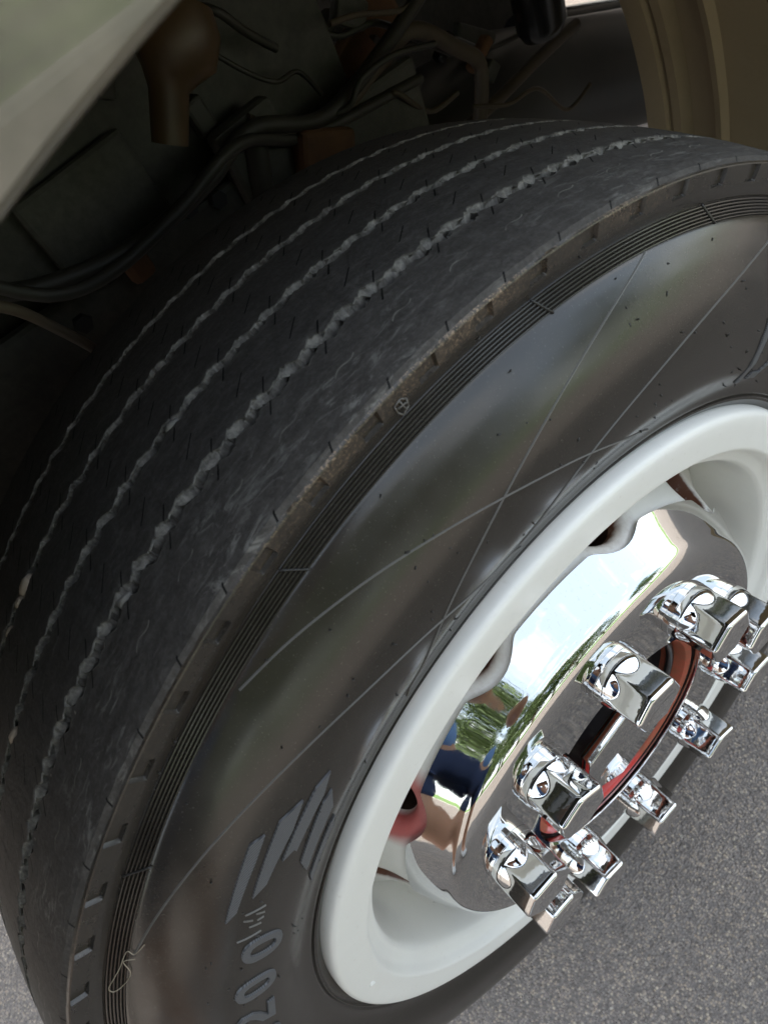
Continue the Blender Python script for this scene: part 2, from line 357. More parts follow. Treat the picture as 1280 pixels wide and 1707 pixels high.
for gi, (gx, w, amp, ph) in enumerate(GRV):
    c = lambda x: crown(x)
    dp = .0108
    row(gx + w / 2 + .0032, c(gx + w / 2 + .0032), 0, 0)
    row(gx + w / 2, c(gx + w / 2), 0, 0, (gi, 1.0, 1), .12)
    row(gx + w / 2 - .0003, c(gx) - .0006, 0, 0, (gi, 1.0, 1), .8)
    row(gx + w / 2 - .0008, c(gx) - .24 * dp, 0, 0, (gi, -1.1, 1), .95)
    row(gx + w / 2 - .0014, c(gx) - .55 * dp, 0, 0, (gi, .8, 1), .2)  # low weight keeps the lower wall dark, a shade put into the colour
    row(gx + .0006, c(gx) - dp, 0, 0, (gi, -.3, 1), .2); row(gx - .0006, c(gx) - dp, 0, 0, (gi, -.3, -1), .2)
    row(gx - w / 2 + .0014, c(gx) - .55 * dp, 0, 0, (gi, .8, -1), .2)
    row(gx - w / 2 + .0008, c(gx) - .24 * dp, 0, 0, (gi, -1.1, -1), .95)
    row(gx - w / 2 + .0003, c(gx) - .0006, 0, 0, (gi, 1.0, -1), .8)
    row(gx - w / 2, c(gx - w / 2), 0, 0, (gi, 1.0, -1), .12)
    row(gx - w / 2 - .0032, c(gx - w / 2 - .0032), 0, 0)
    if gi < 3:
        nx_ = GRV[gi + 1][0] + GRV[gi + 1][1] / 2 + .0032; x_ = gx - w / 2 - .0032
        for t in (.33, .66): row(x_ + (nx_ - x_) * t, c(x_ + (nx_ - x_) * t), 0, 0)
for x in np.linspace(-.204, -.236, 6): row(x, crown(x), 0, 0)
for x, r in ((-.2400, .4493), (-.2418, .4480), (-.2410, .438), (-.2385, .4305), (-.2435, .4212), (-.260, .404), (-.268, .375), (-.264, .340), (-.256, .310), (-.248, .295)): row(x, r)
FR = [0, .04, .085, .13, .17, .21, .25, .30, .330, .342, .356, .40, .44, .475, .51, .55, .60, .634, .648, .66, .70, .75, .80, .85, .90, .95]
pitch = np.array([k + f_ for k in range(-39, 39) for f_ in FR]); NC = len(pitch)
theta = np.radians(88.5 + (pitch - .478) * (360 / 78))
fr = pitch - np.floor(pitch)
NOT = np.interp(fr, [0, .330, .342, .356, .634, .648, .66, 1], [0, 0, .55, 1, 1, .55, 0, 0])
def saw(p, ph, sgn):                                    # one tooth of the zigzag, the same on both sides of the groove
    return np.interp((p * 2 + ph) % 1.0, [0, .08, .17, .34, .42, .60, .68, .88, 1], [-.35, -1., -.55, .45, .10, 1., .55, -.45, -.35])
NR = len(rows); VX = np.zeros((NR, NC)); VR = np.zeros((NR, NC)); A_g = np.zeros((NR, NC)); A_s = np.zeros((NR, NC))
jit = rng.normal(0, .00018, (NR, NC))
pj = np.interp(np.arange(NC), np.linspace(0, NC, 312), rng.normal(0, .05, 312))
wob = np.interp(np.arange(NC), np.linspace(0, NC, 400), rng.normal(0, .0005, 400))
for j, (x, r, nw, mt, zz, du, sl) in enumerate(rows):
    VX[j] = x; VR[j] = r
    if nw: VX[j] -= .0021 * nw * NOT; VR[j] -= (.0012 * nw * NOT if r > .4475 else 0)
    if zz:
        gi, wt, sg = zz; amp, ph = GRV[gi][2], GRV[gi][3]
        VX[j] += 1.55 * amp * wt * saw(pitch + pj, ph, sg) + wob * .8 + jit[j]
        if wt < 0 or wt == .8: VR[j] += .0017 * np.sin(pitch * 4 * PI + ph * 6.28 + sg) + jit[j] * 2
    if mt == 0 and not zz: VR[j] += np.interp(np.arange(NC), np.linspace(0, NC, 700), rng.normal(0, .00010, 700))
    A_g[j] = du; A_s[j] = sl
V = np.stack([VX, VR * np.cos(theta), VR * np.sin(theta)], -1).reshape(-1, 3)
F = grid_faces(NR, NC, True, flip=True)
me = np_mesh('tyre', V, F, True, 18)
pm = np.array([r_[3] for r_ in rows]); fm = np.where((pm[:-1] == 0) & (pm[1:] == 0), 0, 1)
me.polygons.foreach_set('material_index', np.repeat(fm, NC).astype(np.int32))
for nm, arr in (('pitch', np.tile(pitch, NR)), ('axial', VX.ravel()), ('groove', A_g.ravel()), ('shoulder', A_s.ravel())):
    at_ = me.attributes.new(nm, 'FLOAT', 'POINT'); at_.data.foreach_set('value', arr.astype(np.float32))
tyre = link('tyre', me, [m_tread, m_side], wheel)

def on_side(r, th, h=0.):
    """a point on the sidewall, h proud of it"""
    t = math.radians(th); x = side_x(r) + h; return (x, r * math.cos(t), r * math.sin(t))
def ridge(name, pts, w=.0013, h=.0008):
    """a thin moulded rib that follows the sidewall"""
    P = spline([(r, th, 0) for r, th in pts], 8); V = []; F = []
    Q = [(p.x, p.y) for p in P]
    for i, (r, th) in enumerate(Q):
        (ra, ta), (rb, tb) = Q[max(i - 1, 0)], Q[min(i + 1, len(Q) - 1)]
        dt = np.array([(rb - ra), math.radians(tb - ta) * r]); dt /= np.linalg.norm(dt); nn = np.array([-dt[1], dt[0]])
        for s_, hh in ((-1, -.0006), (-.35, h), (.35, h), (1, -.0006)):
            rr = r + nn[0] * w / 2 * s_; tt = th + math.degrees(nn[1] * w / 2 * s_ / r); V.append(on_side(rr, tt, hh))
    for i in range(len(Q) - 1):
        for k in range(3): F.append((4 * i + k, 4 * i + k + 1, 4 * i + k + 5, 4 * i + k + 4))
    F.append((0, 1, 2, 3)); F.append(tuple(4 * (len(Q) - 1) + k for k in (3, 2, 1, 0)))
    return link(name, np_mesh(name, V, F, False), m_rib, tyre)
LINES = [[(0.4206, 64.68), (0.4094, 69.57), (0.4017, 74.69), (0.3883, 79.76), (0.3733, 85.08), (0.3621, 89.38), (0.3483, 94.8), (0.3357, 98.75), (0.311, 103.4)],
         [(0.4185, 45.0), (0.4052, 50.73), (0.3965, 55.05), (0.3793, 61.81), (0.3610, 69.0), (0.3505, 74.8), (0.3430, 79.2), (0.3325, 81.86), (0.3214, 84.77)],
         [(0.3153, 64.1), (0.3308, 69.19), (0.3496, 75.39), (0.3633, 80.78), (0.3733, 85.08), (0.3915, 90.87), (0.4037, 95.63), (0.4117, 100.68), (0.4184, 105.51)],
         [(0.312, 84.4), (0.3340, 90.0), (0.3463, 95.01), (0.3622, 99.98), (0.3754, 105.1), (0.3929, 111.28), (0.4015, 116.62), (0.4104, 121.36), (0.4195, 127.88)]]
for ln in LINES:
    rr_, tt_ = np.array(ln).T; cf = np.polyfit(tt_, rr_, 3)
    ridge('moulded_line', [(float(np.polyval(cf, t)), float(t)) for t in np.linspace(tt_[0], tt_[-1], 14)], .0010, .0007)
for a_ in (56.2, 74.3, 97.0, 119.5):                    # short joints across the fine rings
    Vj, Fj = tube([(X0 + (X1 - X0) * t + .0008, (R0 + (R1 - R0) * t) * math.cos(rad(a_ + t)), (R0 + (R1 - R0) * t) * math.sin(rad(a_ + t))) for t in np.linspace(-.05, 1.02, 8)], .0006, 6)
    link('mould_joint', np_mesh('mould_joint', Vj, Fj), m_nub, tyre)
def plate(name, poly, h=.0011):
    """a raised flat-topped patch given by (r, angle) corners"""
    bm = bmesh.new(); n = len(poly); sub = []
    for i in range(n):
        (ra, ta), (rb, tb) = poly[i], poly[(i + 1) % n]
        k = max(2, int(abs(tb - ta) / .8) + 1)
        sub += [(ra + (rb - ra) * j / k, ta + (tb - ta) * j / k) for j in range(k)]
    top = [bm.verts.new(on_side(r, t, h)) for r, t in sub]; bot = [bm.verts.new(on_side(r, t, -.0008)) for r, t in sub]
    m_ = len(sub)
    f0 = bm.faces.new(top)
    for i in range(m_): bm.faces.new((top[i], bot[i], bot[(i + 1) % m_], top[(i + 1) % m_]))
    bmesh.ops.triangulate(bm, faces=[f0], ngon_method='EAR_CLIP'); bmesh.ops.recalc_face_normals(bm, faces=bm.faces[:])
    return bm_obj(name, bm, m_letter, tyre)
for st in ([(0.3815, 115.3), (0.3867, 116.21), (0.3844, 124.13), (0.3805, 123.1), (0.3803, 117.87)],
           [(0.3694, 112.16), (0.3769, 114.07), (0.3742, 121.85), (0.3689, 120.56), (0.3667, 115.13)],
           [(0.3606, 109.57), (0.3647, 111.13), (0.3641, 118.48), (0.3588, 117.57), (0.3563, 117.9), (0.3560, 112.0)],
           [(0.3508, 111.71), (0.3526, 113.05), (0.3476, 119.99), (0.3391, 121.73), (0.3416, 113.99)],
           [(0.3331, 115.72), (0.3346, 116.51), (0.3322, 123.34), (0.3242, 125.71), (0.3262, 117.78)]):
    plate('emblem_stripe', st)
def stroke(name, path, w, thc, closed=False, r0=.3435, slant=.30, h=.0013):
    """a raised letter drawn as one stroke; path in (right, up) metres"""
    P = [np.array(p, float) for p in path]; n = len(P); V = []; F = []
    for i in range(n):
        a, b = (P[i - 1], P[(i + 1) % n]) if closed else (P[max(i - 1, 0)], P[min(i + 1, n - 1)])
        d1 = P[i] - a; d2 = b - P[i]
        d1 = d1 / (np.linalg.norm(d1) or 1); d2 = d2 / (np.linalg.norm(d2) or 1)
        if not d1.any(): d1 = d2
        if not d2.any(): d2 = d1
        t = d1 + d2; t /= np.linalg.norm(t); nn = np.array([-t[1], t[0]]); k = 1 / max(.5, abs(np.dot(nn, [-d1[1], d1[0]])))
        for s_, hh in ((-1.16, -.0008), (-1, h), (1, h), (1.16, -.0008)):
            q = P[i] + nn * w / 2 * s_ * k; u = q[0] + slant * q[1]
            V.append(on_side(r0 + q[1], thc - math.degrees(u / .357), hh))
    for i in range(n if closed else n - 1):
        j = (i + 1) % n
        for k in range(3): F.append((4 * i + k, 4 * i + k + 1, 4 * j + k + 1, 4 * j + k))
    if not closed: F.append((0, 1, 2, 3)); F.append(tuple(4 * (n - 1) + k for k in (3, 2, 1, 0)))
    bm = bmesh.new(); vs = [bm.verts.new(v) for v in V]
    for f_ in F: bm.faces.new([vs[i] for i in f_])
    bmesh.ops.recalc_face_normals(bm, faces=bm.faces[:])
    return bm_obj(name, bm, m_letter, tyre)
def oval(cx, cy, a, b, n=28, e=2.6): return [(cx + a * math.copysign(abs(math.cos(t)) ** (2 / e), math.cos(t)), cy + b * math.copysign(abs(math.sin(t)) ** (2 / e), math.sin(t))) for t in np.linspace(0, 2 * PI, n, endpoint=False)]
LW = .0048
for thc in (130.2, 136.4): stroke('raised_digit', oval(0, .0130, .0076, .0112), LW, thc, True)
stroke('raised_digit', [(-.0085, .0195), (-.0070, .0235), (-.003, .0245), (.004, .0245), (.0078, .0215), (.0070, .0165), (.002, .0122), (-.0065, .0078), (-.0090, .0028), (.0095, .0026)], LW, 142.4)
for thc in (148.6, 154.8):
    stroke('raised_letter', [(-.0085, .0005), (-.0085, .0245), (.004, .0245), (.0080, .021), (.0078, .0155), (.004, .0125), (-.006, .0122)], LW, thc); stroke('raised_letter', [(.0005, .0118), (.0085, .0005)], LW, thc)
for q in (([(0.3633, 123.43), (0.3745, 123.8)]), ([(0.3626, 124.29), (0.3680, 124.1)]), ([(.3690, 124.75), (.3745, 124.5)]), ([(.3622, 124.9), (.3660, 125.0)]), ([(.3628, 125.6), (.3700, 125.5)]), ([(0.3612, 126.79), (0.3749, 126.96)])):
    a_, b_ = q; ridge('raised_mark', [a_, ((a_[0] + b_[0]) / 2, (a_[1] + b_[1]) / 2), b_], .0010, .0007)
plate('raised_letter', [(0.3199, 47.5), (0.3205, 46.5), (0.3664, 48.3), (0.3664, 49.2)])
stroke('raised_letter', [(.004, .0), (.016, .0), (.020, .012), (.0175, .028), (.005, .032)], .005, 46.3, r0=.325, slant=.0)
parts = []
for (u0, v0, u1, v1) in ((-4, 4, 1, 5), (1, 5, 4, 2), (4, 2, 3, -3), (3, -3, -2, -5), (-2, -5, -4, -1), (-4, -1, -4, 4), (-3, 1, 3, 0), (0, 4, 1, -4)):
    parts.append(tube([(-.0185, (.4385 + v * .0008) * math.cos(rad(86.4) - u * .0019), (.4385 + v * .0008) * math.sin(rad(86.4) - u * .0019)) for u, v in ((u0, v0), (u1, v1))], .0004, 5))
link('raised_mark', np_mesh('raised_mark', *join_mesh(parts)), m_rib, tyre)
# rubber whiskers and scuffs left by the mould
parts = []
for k in range(120):
    r = random.uniform(.315, .44); th = random.uniform(40, 140)
    if .418 < r < .432: continue
    x = side_x(r) if r < .42 else -.0203; t = rad(th); p = np.array([x, r * math.cos(t), r * math.sin(t)])
    d = np.array([random.gauss(0, 1) * .3 + .5, random.gauss(0, 1), random.gauss(0, 1)]); d /= np.linalg.norm(d); ln_ = random.uniform(.0006, .0028)
    parts.append(tube([p - [.0003, 0, 0], p + d * ln_ * .6 + [.0003, 0, 0], p + d * ln_], [.0006, .0004, .0002], 5))
o = link('mould_whisker', np_mesh('mould_whisker', *join_mesh(parts)), m_nub, tyre); o['kind'] = 'stuff'

# the steel wheel: rim
RIM = [(-.030, .2900), (-.020, .2965), (-.010, .2985), (-.003, .2985), (.0018, .2976), (.0042, .2955), (.0050, .2925), (.0051, .2860), (.0047, .2780), (.0043, .2710), (.0040, .2685), (.0030, .2668), (.0004, .2652), (-.0035, .2630), (-.0070, .2575), (-.0095, .2535), (-.0160, .2510), (-.040, .2490), (-.085, .2475), (-.13, .2460), (-.20, .2430), (-.23, .26), (-.235, .295)]
rp = cr_interp(RIM, 4); Vr, Fr = revolve(rp, 288, flip=True); me = np_mesh('wheel_rim', Vr, Fr, True)
ru = np.interp(rp[:, 1], [.2935, .2962, .2985], [0, .0, .55]) * (rp[:, 0] < .0012) * (rp[:, 0] > -.05)
th_ = np.linspace(0, 360, 288, endpoint=False); band = np.interp(th_, [0, 70, 85, 108, 122, 360], [.02, .03, .16, .16, .03, .02])
at_ = me.attributes.new('rust', 'FLOAT', 'POINT'); at_.data.foreach_set('value', (ru[:, None] * band).ravel().astype(np.float32))
rim = link('wheel_rim', me, m_white, wheel)
# stamped mark on the flange
parts = []
for (u0, v0, u1, v1) in ((-4, 3, -1, 3), (-1, 3, -1, 0), (-1, 0, -4, 0), (-4, 0, -4, -3), (-4, -3, -1, -3), (1, -3, 3, 3), (3, 3, 5, -3), (1.8, -.6, 4.2, -.6)):
    pp = []
    for u, v in ((u0, v0), (u1, v1)):
        r = .281 + v * .00075; t = rad(164.5) - u * .00075 / .281; pp.append((.0049, r * math.cos(t), r * math.sin(t)))
    parts.append(tube(pp, .0005, 6))
link('stamped_mark', np_mesh('stamped_mark', *join_mesh(parts)), m_white, rim)

# the disc with ten hand holes
HOLE0 = 170.06
DISC = cr_interp([(.010, .178), (.004, .190), (-.003, .1972), (-.012, .2030), (-.024, .2112), (-.040, .2185), (-.055, .2265), (-.068, .2365), (-.078, .2480)], 8)
ds = np.concatenate([[0], np.cumsum(np.hypot(*np.diff(DISC, axis=0).T))]); dn = np.gradient(DISC, axis=0); dn /= np.linalg.norm(dn, axis=1)[:, None]
def disc_pt(c, t, s, depth=0.):
    x = np.interp(s, ds, DISC[:, 0]); r = np.interp(s, ds, DISC[:, 1]); tx = np.interp(s, ds, dn[:, 0]); tr = np.interp(s, ds, dn[:, 1])
    nx_, nr_ = tr, -tx                                   # outward normal
    a = c + t / .2165; x -= nx_ * depth; r -= nr_ * depth
    return (x, r * math.cos(a), r * math.sin(a))
s_c = float(np.interp(.0425, -DISC[:, 0], ds)); s0, s1 = 0., ds[-1]; half = rad(18) * .2165; RH, QL = .0232, .0098
V = []; F = []; ARU = []; APR = []
for sec in range(10):
    c = rad(HOLE0 + 36 * sec); prim = 1. if abs((HOLE0 + 36 * sec) % 360 - 134.06) < 1 else 0.
    K = 72; phis = np.linspace(0, 2 * PI, K, endpoint=False); base_i = len(V); RH, QL = (.0300, .0030) if sec in (0, 6) else (.0232, .0098)
    corners = [math.atan2(sy - s_c, sx) % (2 * PI) for sx in (-half, half) for sy in (s0, s1)]
    for cc in corners: phis[np.argmin(abs((phis - cc + PI) % (2 * PI) - PI))] = cc
    phis = np.sort(phis)
    spec = [('out', q) for q in np.linspace(1, 0, 9)[:-1]] + [('lip', q) for q in np.linspace(0, PI / 2, 9)] + [('tube', .016)]
    for kind, q in spec:
        for ph in phis:
            cx_, cy_ = math.cos(ph), math.sin(ph)
            if kind == 'out':
                lim = min(half / abs(cx_) if abs(cx_) > 1e-9 else 9, ((s1 - s_c) / cy_ if cy_ > 1e-9 else 9), ((s0 - s_c) / cy_ if cy_ < -1e-9 else 9))
                rr = (RH + QL) + (lim - RH - QL) * q; dpt = 0.
            elif kind == 'lip': rr = RH + QL * (1 - math.sin(q)); dpt = QL * (1 - math.cos(q))
            else: rr = RH; dpt = q
            V.append(disc_pt(c, cx_ * rr, s_c + cy_ * rr, dpt))
            rv = {'out': max(0, .25 - .9 * q), 'lip': .25 + .75 * (q / (PI / 2)) ** 3 if kind == 'lip' else 0, 'tube': 1.}[kind]
            ARU.append(rv * (0.25 if prim else 1)); APR.append((prim if kind == 'lip' else (prim * max(0, 1 - 3 * q) if kind == 'out' else 0)) + (.8 * max(0, math.sin(ph - .4)) ** 6 if (sec == 8 and kind == 'lip' and False) else 0))
    ns = len(spec)
    for i in range(ns - 1):
        for k in range(K): F.append((base_i + i * K + k, base_i + (i + 1) * K + k, base_i + (i + 1) * K + (k + 1) % K, base_i + i * K + (k + 1) % K))
me = np_mesh('wheel_disc', np.array(V), np.array(F), True)
for nm, ar in (('rust', ARU), ('primer', APR)):
    at_ = me.attributes.new(nm, 'FLOAT', 'POINT'); at_.data.foreach_set('value', np.array(ar, np.float32))
bm = bmesh.new(); bm.from_mesh(me); bmesh.ops.remove_doubles(bm, verts=bm.verts, dist=2e-5); bmesh.ops.recalc_face_normals(bm, faces=bm.faces); bm.to_mesh(me); bm.free()
disc = link('wheel_disc', me, m_white, wheel)
v, f = revolve([(-.06, .02), (-.062, .15), (-.068, .190), (-.075, .203), (-.21, .205), (-.22, .02)], 96, flip=True); link('brake_drum', np_mesh('brake_drum', v, f, True, 40), m_drum, wheel)

# the chrome hub cover
CH = cr_interp([(.0150, .1086), (.0208, .1088), (.0220, .1096), (.0222, .1106), (.0222, .135), (.0222, .1640), (.0215, .1755), (.0185, .1855), (.0125, .1932), (.0040, .1988), (-.0060, .2055), (-.0130, .2103), (-.0190, .2143)], 8)
cs = np.concatenate([[0], np.cumsum(np.hypot(*np.diff(CH, axis=0).T))]); smax = cs[-1]; s_n = float(np.interp(.0345, -np.append(CH[:, 0], -.05), np.append(cs, smax + .0365))); RN = .0305
i0 = int(np.argmin(abs(CH[:, 0] - .0060) + (CH[:, 1] < .19) * 9)); th = []
for k in range(10):
    th += [HOLE0 + 36 * k + d for d in (0, 1.5, 3, 4.5, 5.8, 6.6, 7.2, 7.6, 7.85, 8.1, 9, 11, 14, 18, 22, 25, 27, 27.9, 28.15, 28.4, 28.8, 29.4, 30.2, 31.5, 33, 34.5)]
th = np.array(th); NCH = len(th); pr = []
for s in cs[:i0 + 1]: pr.append(np.full(NCH, s))
dth = np.abs((th - HOLE0 + 18) % 36 - 18); tt = np.radians(dth) * .2125
send = np.where(tt < RN, -.0035 * np.log(np.exp(-smax / .0035) + np.exp(-(s_n - np.sqrt(np.maximum(RN ** 2 - tt ** 2, 0)) + .0012) / .0035)), smax)
for q in np.linspace(0, 1, 22)[1:]: pr.append(cs[i0] + (send - cs[i0]) * q)
pr = np.array(pr); x = np.interp(pr, cs, CH[:, 0]); r = np.interp(pr, cs, CH[:, 1])
x = np.vstack([x, x[-1] - .0003]); r = np.vstack([r, r[-1] - .0022]); t = np.radians(th)
V = np.stack([x, r * np.cos(t), r * np.sin(t)], -1).reshape(-1, 3)
cover = link('hub_cover', np_mesh('hub_cover', V, grid_faces(len(x), NCH, True, True), True, 60), m_chrome, wheel)

# what shows through its centre
v, f = revolve([(.0160, .1075), (-.060, .1065)], 96); link('hub_well', np_mesh('hub_well', v, f), m_hub, wheel)
v, f = revolve([(.0125, .002), (.0125, .046), (-.02, .049), (-.03, .085), (-.010, .090), (-.006, .0905), (-.008, .0930), (-.014, .0945), (-.05, .0955)], 96, flip=True); hub = link('hub', np_mesh('hub', v, f, True, 40), m_hub, wheel)
v, f = revolve([(-.012, .1066), (.0130, .1064), (.0155, .1050), (.0160, .1020), (.0140, .0985), (.008, .0965), (-.012, .0960)], 128); me = np_mesh('red_ring', v, f, True, 40)
co = np.zeros(len(v) * 3, np.float32); me.vertices.foreach_get('co', co); co = co.reshape(-1, 3); an = np.degrees(np.arctan2(co[:, 2], co[:, 1]))
at_ = me.attributes.new('rust', 'FLOAT', 'POINT'); at_.data.foreach_set('value', np.interp(an, [-180, -92, -84, 180], [0, .05, 1, 1]).astype(np.float32))
link('red_ring', me, m_seal, hub)
def torus(x, R, r, n=96, m_=10): return revolve([(x + r * math.sin(q), R + r * math.cos(q)) for q in np.linspace(0, 2 * PI, m_ + 1)], n)
v, f = torus(.002, .0925, .0034); link('rubber_seal', np_mesh('rubber_seal', v, f), m_hub, hub)
bm = bmesh.new()
bmesh.ops.create_cone(bm, cap_ends=True, segments=6, radius1=.0565, radius2=.0555, depth=.012)
bmesh.ops.bevel(bm, geom=bm.edges[:], offset=.0018, segments=3, affect='EDGES', profile=.5)
bmesh.ops.rotate(bm, matrix=Matrix.Rotation(PI / 2, 3, 'Y'), verts=bm.verts); bmesh.ops.rotate(bm, matrix=Matrix.Rotation(rad(8), 3, 'X'), verts=bm.verts)
bmesh.ops.translate(bm, vec=(.0185, 0, 0), verts=bm.verts)
axcap = bm_obj('axle_cap', bm, m_chrome, wheel, True, 30)

# ten chrome nut caps
def hex_r(ph, af):                                     # rounded hexagon
    q = (ph + PI / 6) % (PI / 3) - PI / 6
    return 1 / ((math.cos(q) / af) ** 60 + (1 / (af * 1.135)) ** 60) ** (1 / 60)
NS = 144; hs = [(.0, 'f', .0230), (.0008, 'f', .0238), (.0030, 'f', .0238), (.0058, 'f', .0238), (.0061, 'f', .0233), (.0066, 'f', .0233), (.0069, 'f', .0236), (.0105, 'f', .0234)]
cone = lambda h: .0234 - (.0234 - .0200) * min(1, (h - .0105) / .0130) ** 1.5
for h in np.linspace(.0105, .0236, 19)[1:]: hs.append((h, 'm', cone(h)))
for h in np.linspace(.0236, .0420, 7)[1:]: hs.append((h, 'm', 0.))
for q in np.linspace(0, PI / 2, 7)[1:]: hs.append((.0420 + .0030 * math.sin(q), 'c', .0034 * (1 - math.cos(q))))
V = []
for h, kd, a in hs:
    for k in range(NS):
        ph = 2 * PI * k / NS; hr = hex_r(ph, .0204)
        rr = a if kd == 'f' else max(hr, a) if kd == 'm' else hr - a
        V.append((h, rr * math.cos(ph), rr * math.sin(ph)))
for sc_, dh in ((.86, -.0003), (.55, -.0012), (.02, -.0014)):
    for k in range(NS):
        ph = 2 * PI * k / NS; rr = (hex_r(ph, .0204) - .0034) * sc_; V.append((.0450 + dh, rr * math.cos(ph), rr * math.sin(ph)))
nut_me = np_mesh('nut_cap', np.array(V), grid_faces(len(hs) + 3, NS, True, True), True, 30)
spin = [13, -17, 2, -4, 6, 3, -10, 14, -6, 9]
for k in range(10):
    a = rad(152.06 - 36 * k); o = link('nut_cap', nut_me, m_nutc, wheel); o.location = (.0185, .1440 * math.cos(a), .1440 * math.sin(a)); o.rotation_euler = (rad(4 + spin[k]), 0, 0)

# stones in the tread and a stray fibre
m_peb = Mat('pale_stone', (.45, .37, .29), .8); m_peb.color(m_peb.mix(m_peb.noise(300, 4, .6), (.50, .42, .34), (.34, .26, .20)))
m_peb2 = Mat('grey_stone', (.25, .24, .22), .8); m_peb2.color(m_peb2.mix(m_peb2.noise(300, 4, .6), (.33, .31, .28), (.18, .17, .16)))
PEB = [(2, 110.15, .0066, m_peb, 'largest cream stone wedged in the groove third from the sidewall, at far left'), (2, 111.45, .0046, m_peb, 'small cream stone just under the largest one in the tread groove'),
       (2, 113.8, .0038, m_peb, 'tan stone third in line below the largest stone of its tread groove'), (1, 95.43, .0046, m_peb2, 'pale grey stone caught alone in the second tread groove, mid height'),
       (1, 118.28, .0052, m_peb, 'pinkish tan stone low in the second tread groove near the frame edge'), (0, 104.75, .0042, m_peb2, 'small dark grey stone in the widest tread groove beside the sidewall'),
       (2, 72.03, .0036, m_peb2, 'tiny grey stone high up in the third tread groove near the wheel arch')]
for gi, an, sz, mt, lb in PEB:
    an += math.degrees(TILT)
    bm = bmesh.new(); bmesh.ops.create_icosphere(bm, subdivisions=2, radius=1)
    for v_ in bm.verts: v_.co *= random.uniform(.88, 1.08)
    bmesh.ops.scale(bm, vec=(sz * .62, sz * 1.15, sz * .75), verts=bm.verts); bmesh.ops.rotate(bm, matrix=Matrix.Rotation(rad(an - 90), 3, 'X'), verts=bm.verts)
    r = crown(GRV[gi][0]) - .0022; o = bm_obj('pebble', bm, mt, None, True, 60); o.location = (GRV[gi][0], r * math.cos(rad(an)), r * math.sin(rad(an)) + AX)
    tag(o, lb, 'stone', 'stones caught in the tyre tread')
m_fib = Mat('pale_fibre', (.40, .34, .26), .7)
def ring_pt(r, th, h=.0012):
    x = (X0 + (X1 - X0) * (r - R0) / (R1 - R0) + .0012) if r > R0 else side_x(r) + h
    return (x, r * math.cos(rad(th) + TILT), r * math.sin(rad(th) + TILT) + AX)
fb = tube_obj('fibre', spline([ring_pt(*q) for q in ((.4165, 126.4), (.4195, 127.6), (.4225, 127.5), (.4245, 129.3), (.4265, 130.4), (.4285, 131.6), (.4262, 132.0), (.4222, 131.2), (.4200, 129.7), (.4232, 128.6), (.4190, 128.1))], 6), .00022, m_fib, None, 6)
tag(fb, 'thin pale fibre looped over the fine rings of the tyre sidewall', 'fibre')

# ------------------------------------------------------------------ the truck body round the wheel
truck = empty('truck', (0, 0, 0)); tag(truck, 'beige truck fender with its dark dusty wheel well behind the tyre', 'truck')
XF = .040
def lip_pt(u, v):
    d = CAMROT.T @ np.array([(u - 640) / 1147.18, (v - 853.5) / 1147.18, 1.0]); return (CAMPOS + d * (XF - CAMPOS[0]) / d[0])[1:]
RL = .612; pa, pb = lip_pt(300, 0), lip_pt(0, 372); ch_ = pa - pb; hl = np.linalg.norm(ch_) / 2
dn_ = np.array([ch_[1], -ch_[0]]) / (2 * hl); cen = (pa + pb) / 2 + dn_ * math.sqrt(RL ** 2 - hl ** 2)
YF, ZF = float(cen[0]), float(cen[1]); RL += .003       # arch centre and radius
n = 97; tha = np.radians(np.linspace(-8, 188, n)); V = []
zt = 2.75 - AX
for q in np.concatenate([[0, .01, .03, .07], np.linspace(.12, 1, 10)]):
    for a in tha:
        ca, sa = math.cos(a), math.sin(a)
        yl = 5.0 if ca > 0 else .93 + YF
        lim = min(yl / abs(ca) if abs(ca) > 1e-6 else 99, zt / sa if sa > 1e-6 else 99)
        r = RL + (lim - RL) * q; V.append((XF + .004 - .10 * (r - RL) ** 1.5, r * ca + YF, r * sa + ZF))
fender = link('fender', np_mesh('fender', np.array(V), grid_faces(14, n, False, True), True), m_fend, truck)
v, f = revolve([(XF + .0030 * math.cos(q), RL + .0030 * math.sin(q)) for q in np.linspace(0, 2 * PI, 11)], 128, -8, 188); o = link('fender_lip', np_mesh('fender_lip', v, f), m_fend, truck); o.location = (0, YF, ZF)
m_body = Mat('truck_side_paint', (.62, .60, .54), .35, coat=.3)
bm = bm_box((-1.21, 2.12, 1.96), (2.44, 5.76, 1.60), .04); bm_obj('body_shell', bm, m_body, truck)
# wheel well: roof, inner panel, brown liner
v, f = revolve([(XF - .003, .619), (-.10, .640), (-.30, .648), (-.46, .640)], 64, 30, 152); o = link('wheel_arch_roof', np_mesh('wheel_arch_roof', v, f), m_well, truck); o.location = (0, YF, ZF)
bm_obj('inner_panel', bm_box((-.40, -.12, .95), (.010, .72, .66), .003), m_well, truck)
bm_obj('inner_panel', bm_box((-.375, -.02, .80), (.012, .62, .16), .005, Matrix.Rotation(rad(-4), 3, 'X')), m_well, truck)

def ray_pt(u, v, x=None, y=None):
    """where the sight line of pixel (u, v) meets the plane x = const or y = const"""
    d = CAMROT.T @ np.array([(u - 640) / 1147.18, (v - 853.5) / 1147.18, 1.0]); t = (x - CAMPOS[0]) / d[0] if y is None else (y - CAMPOS[1]) / d[1]
    return tuple(CAMPOS + t * d)
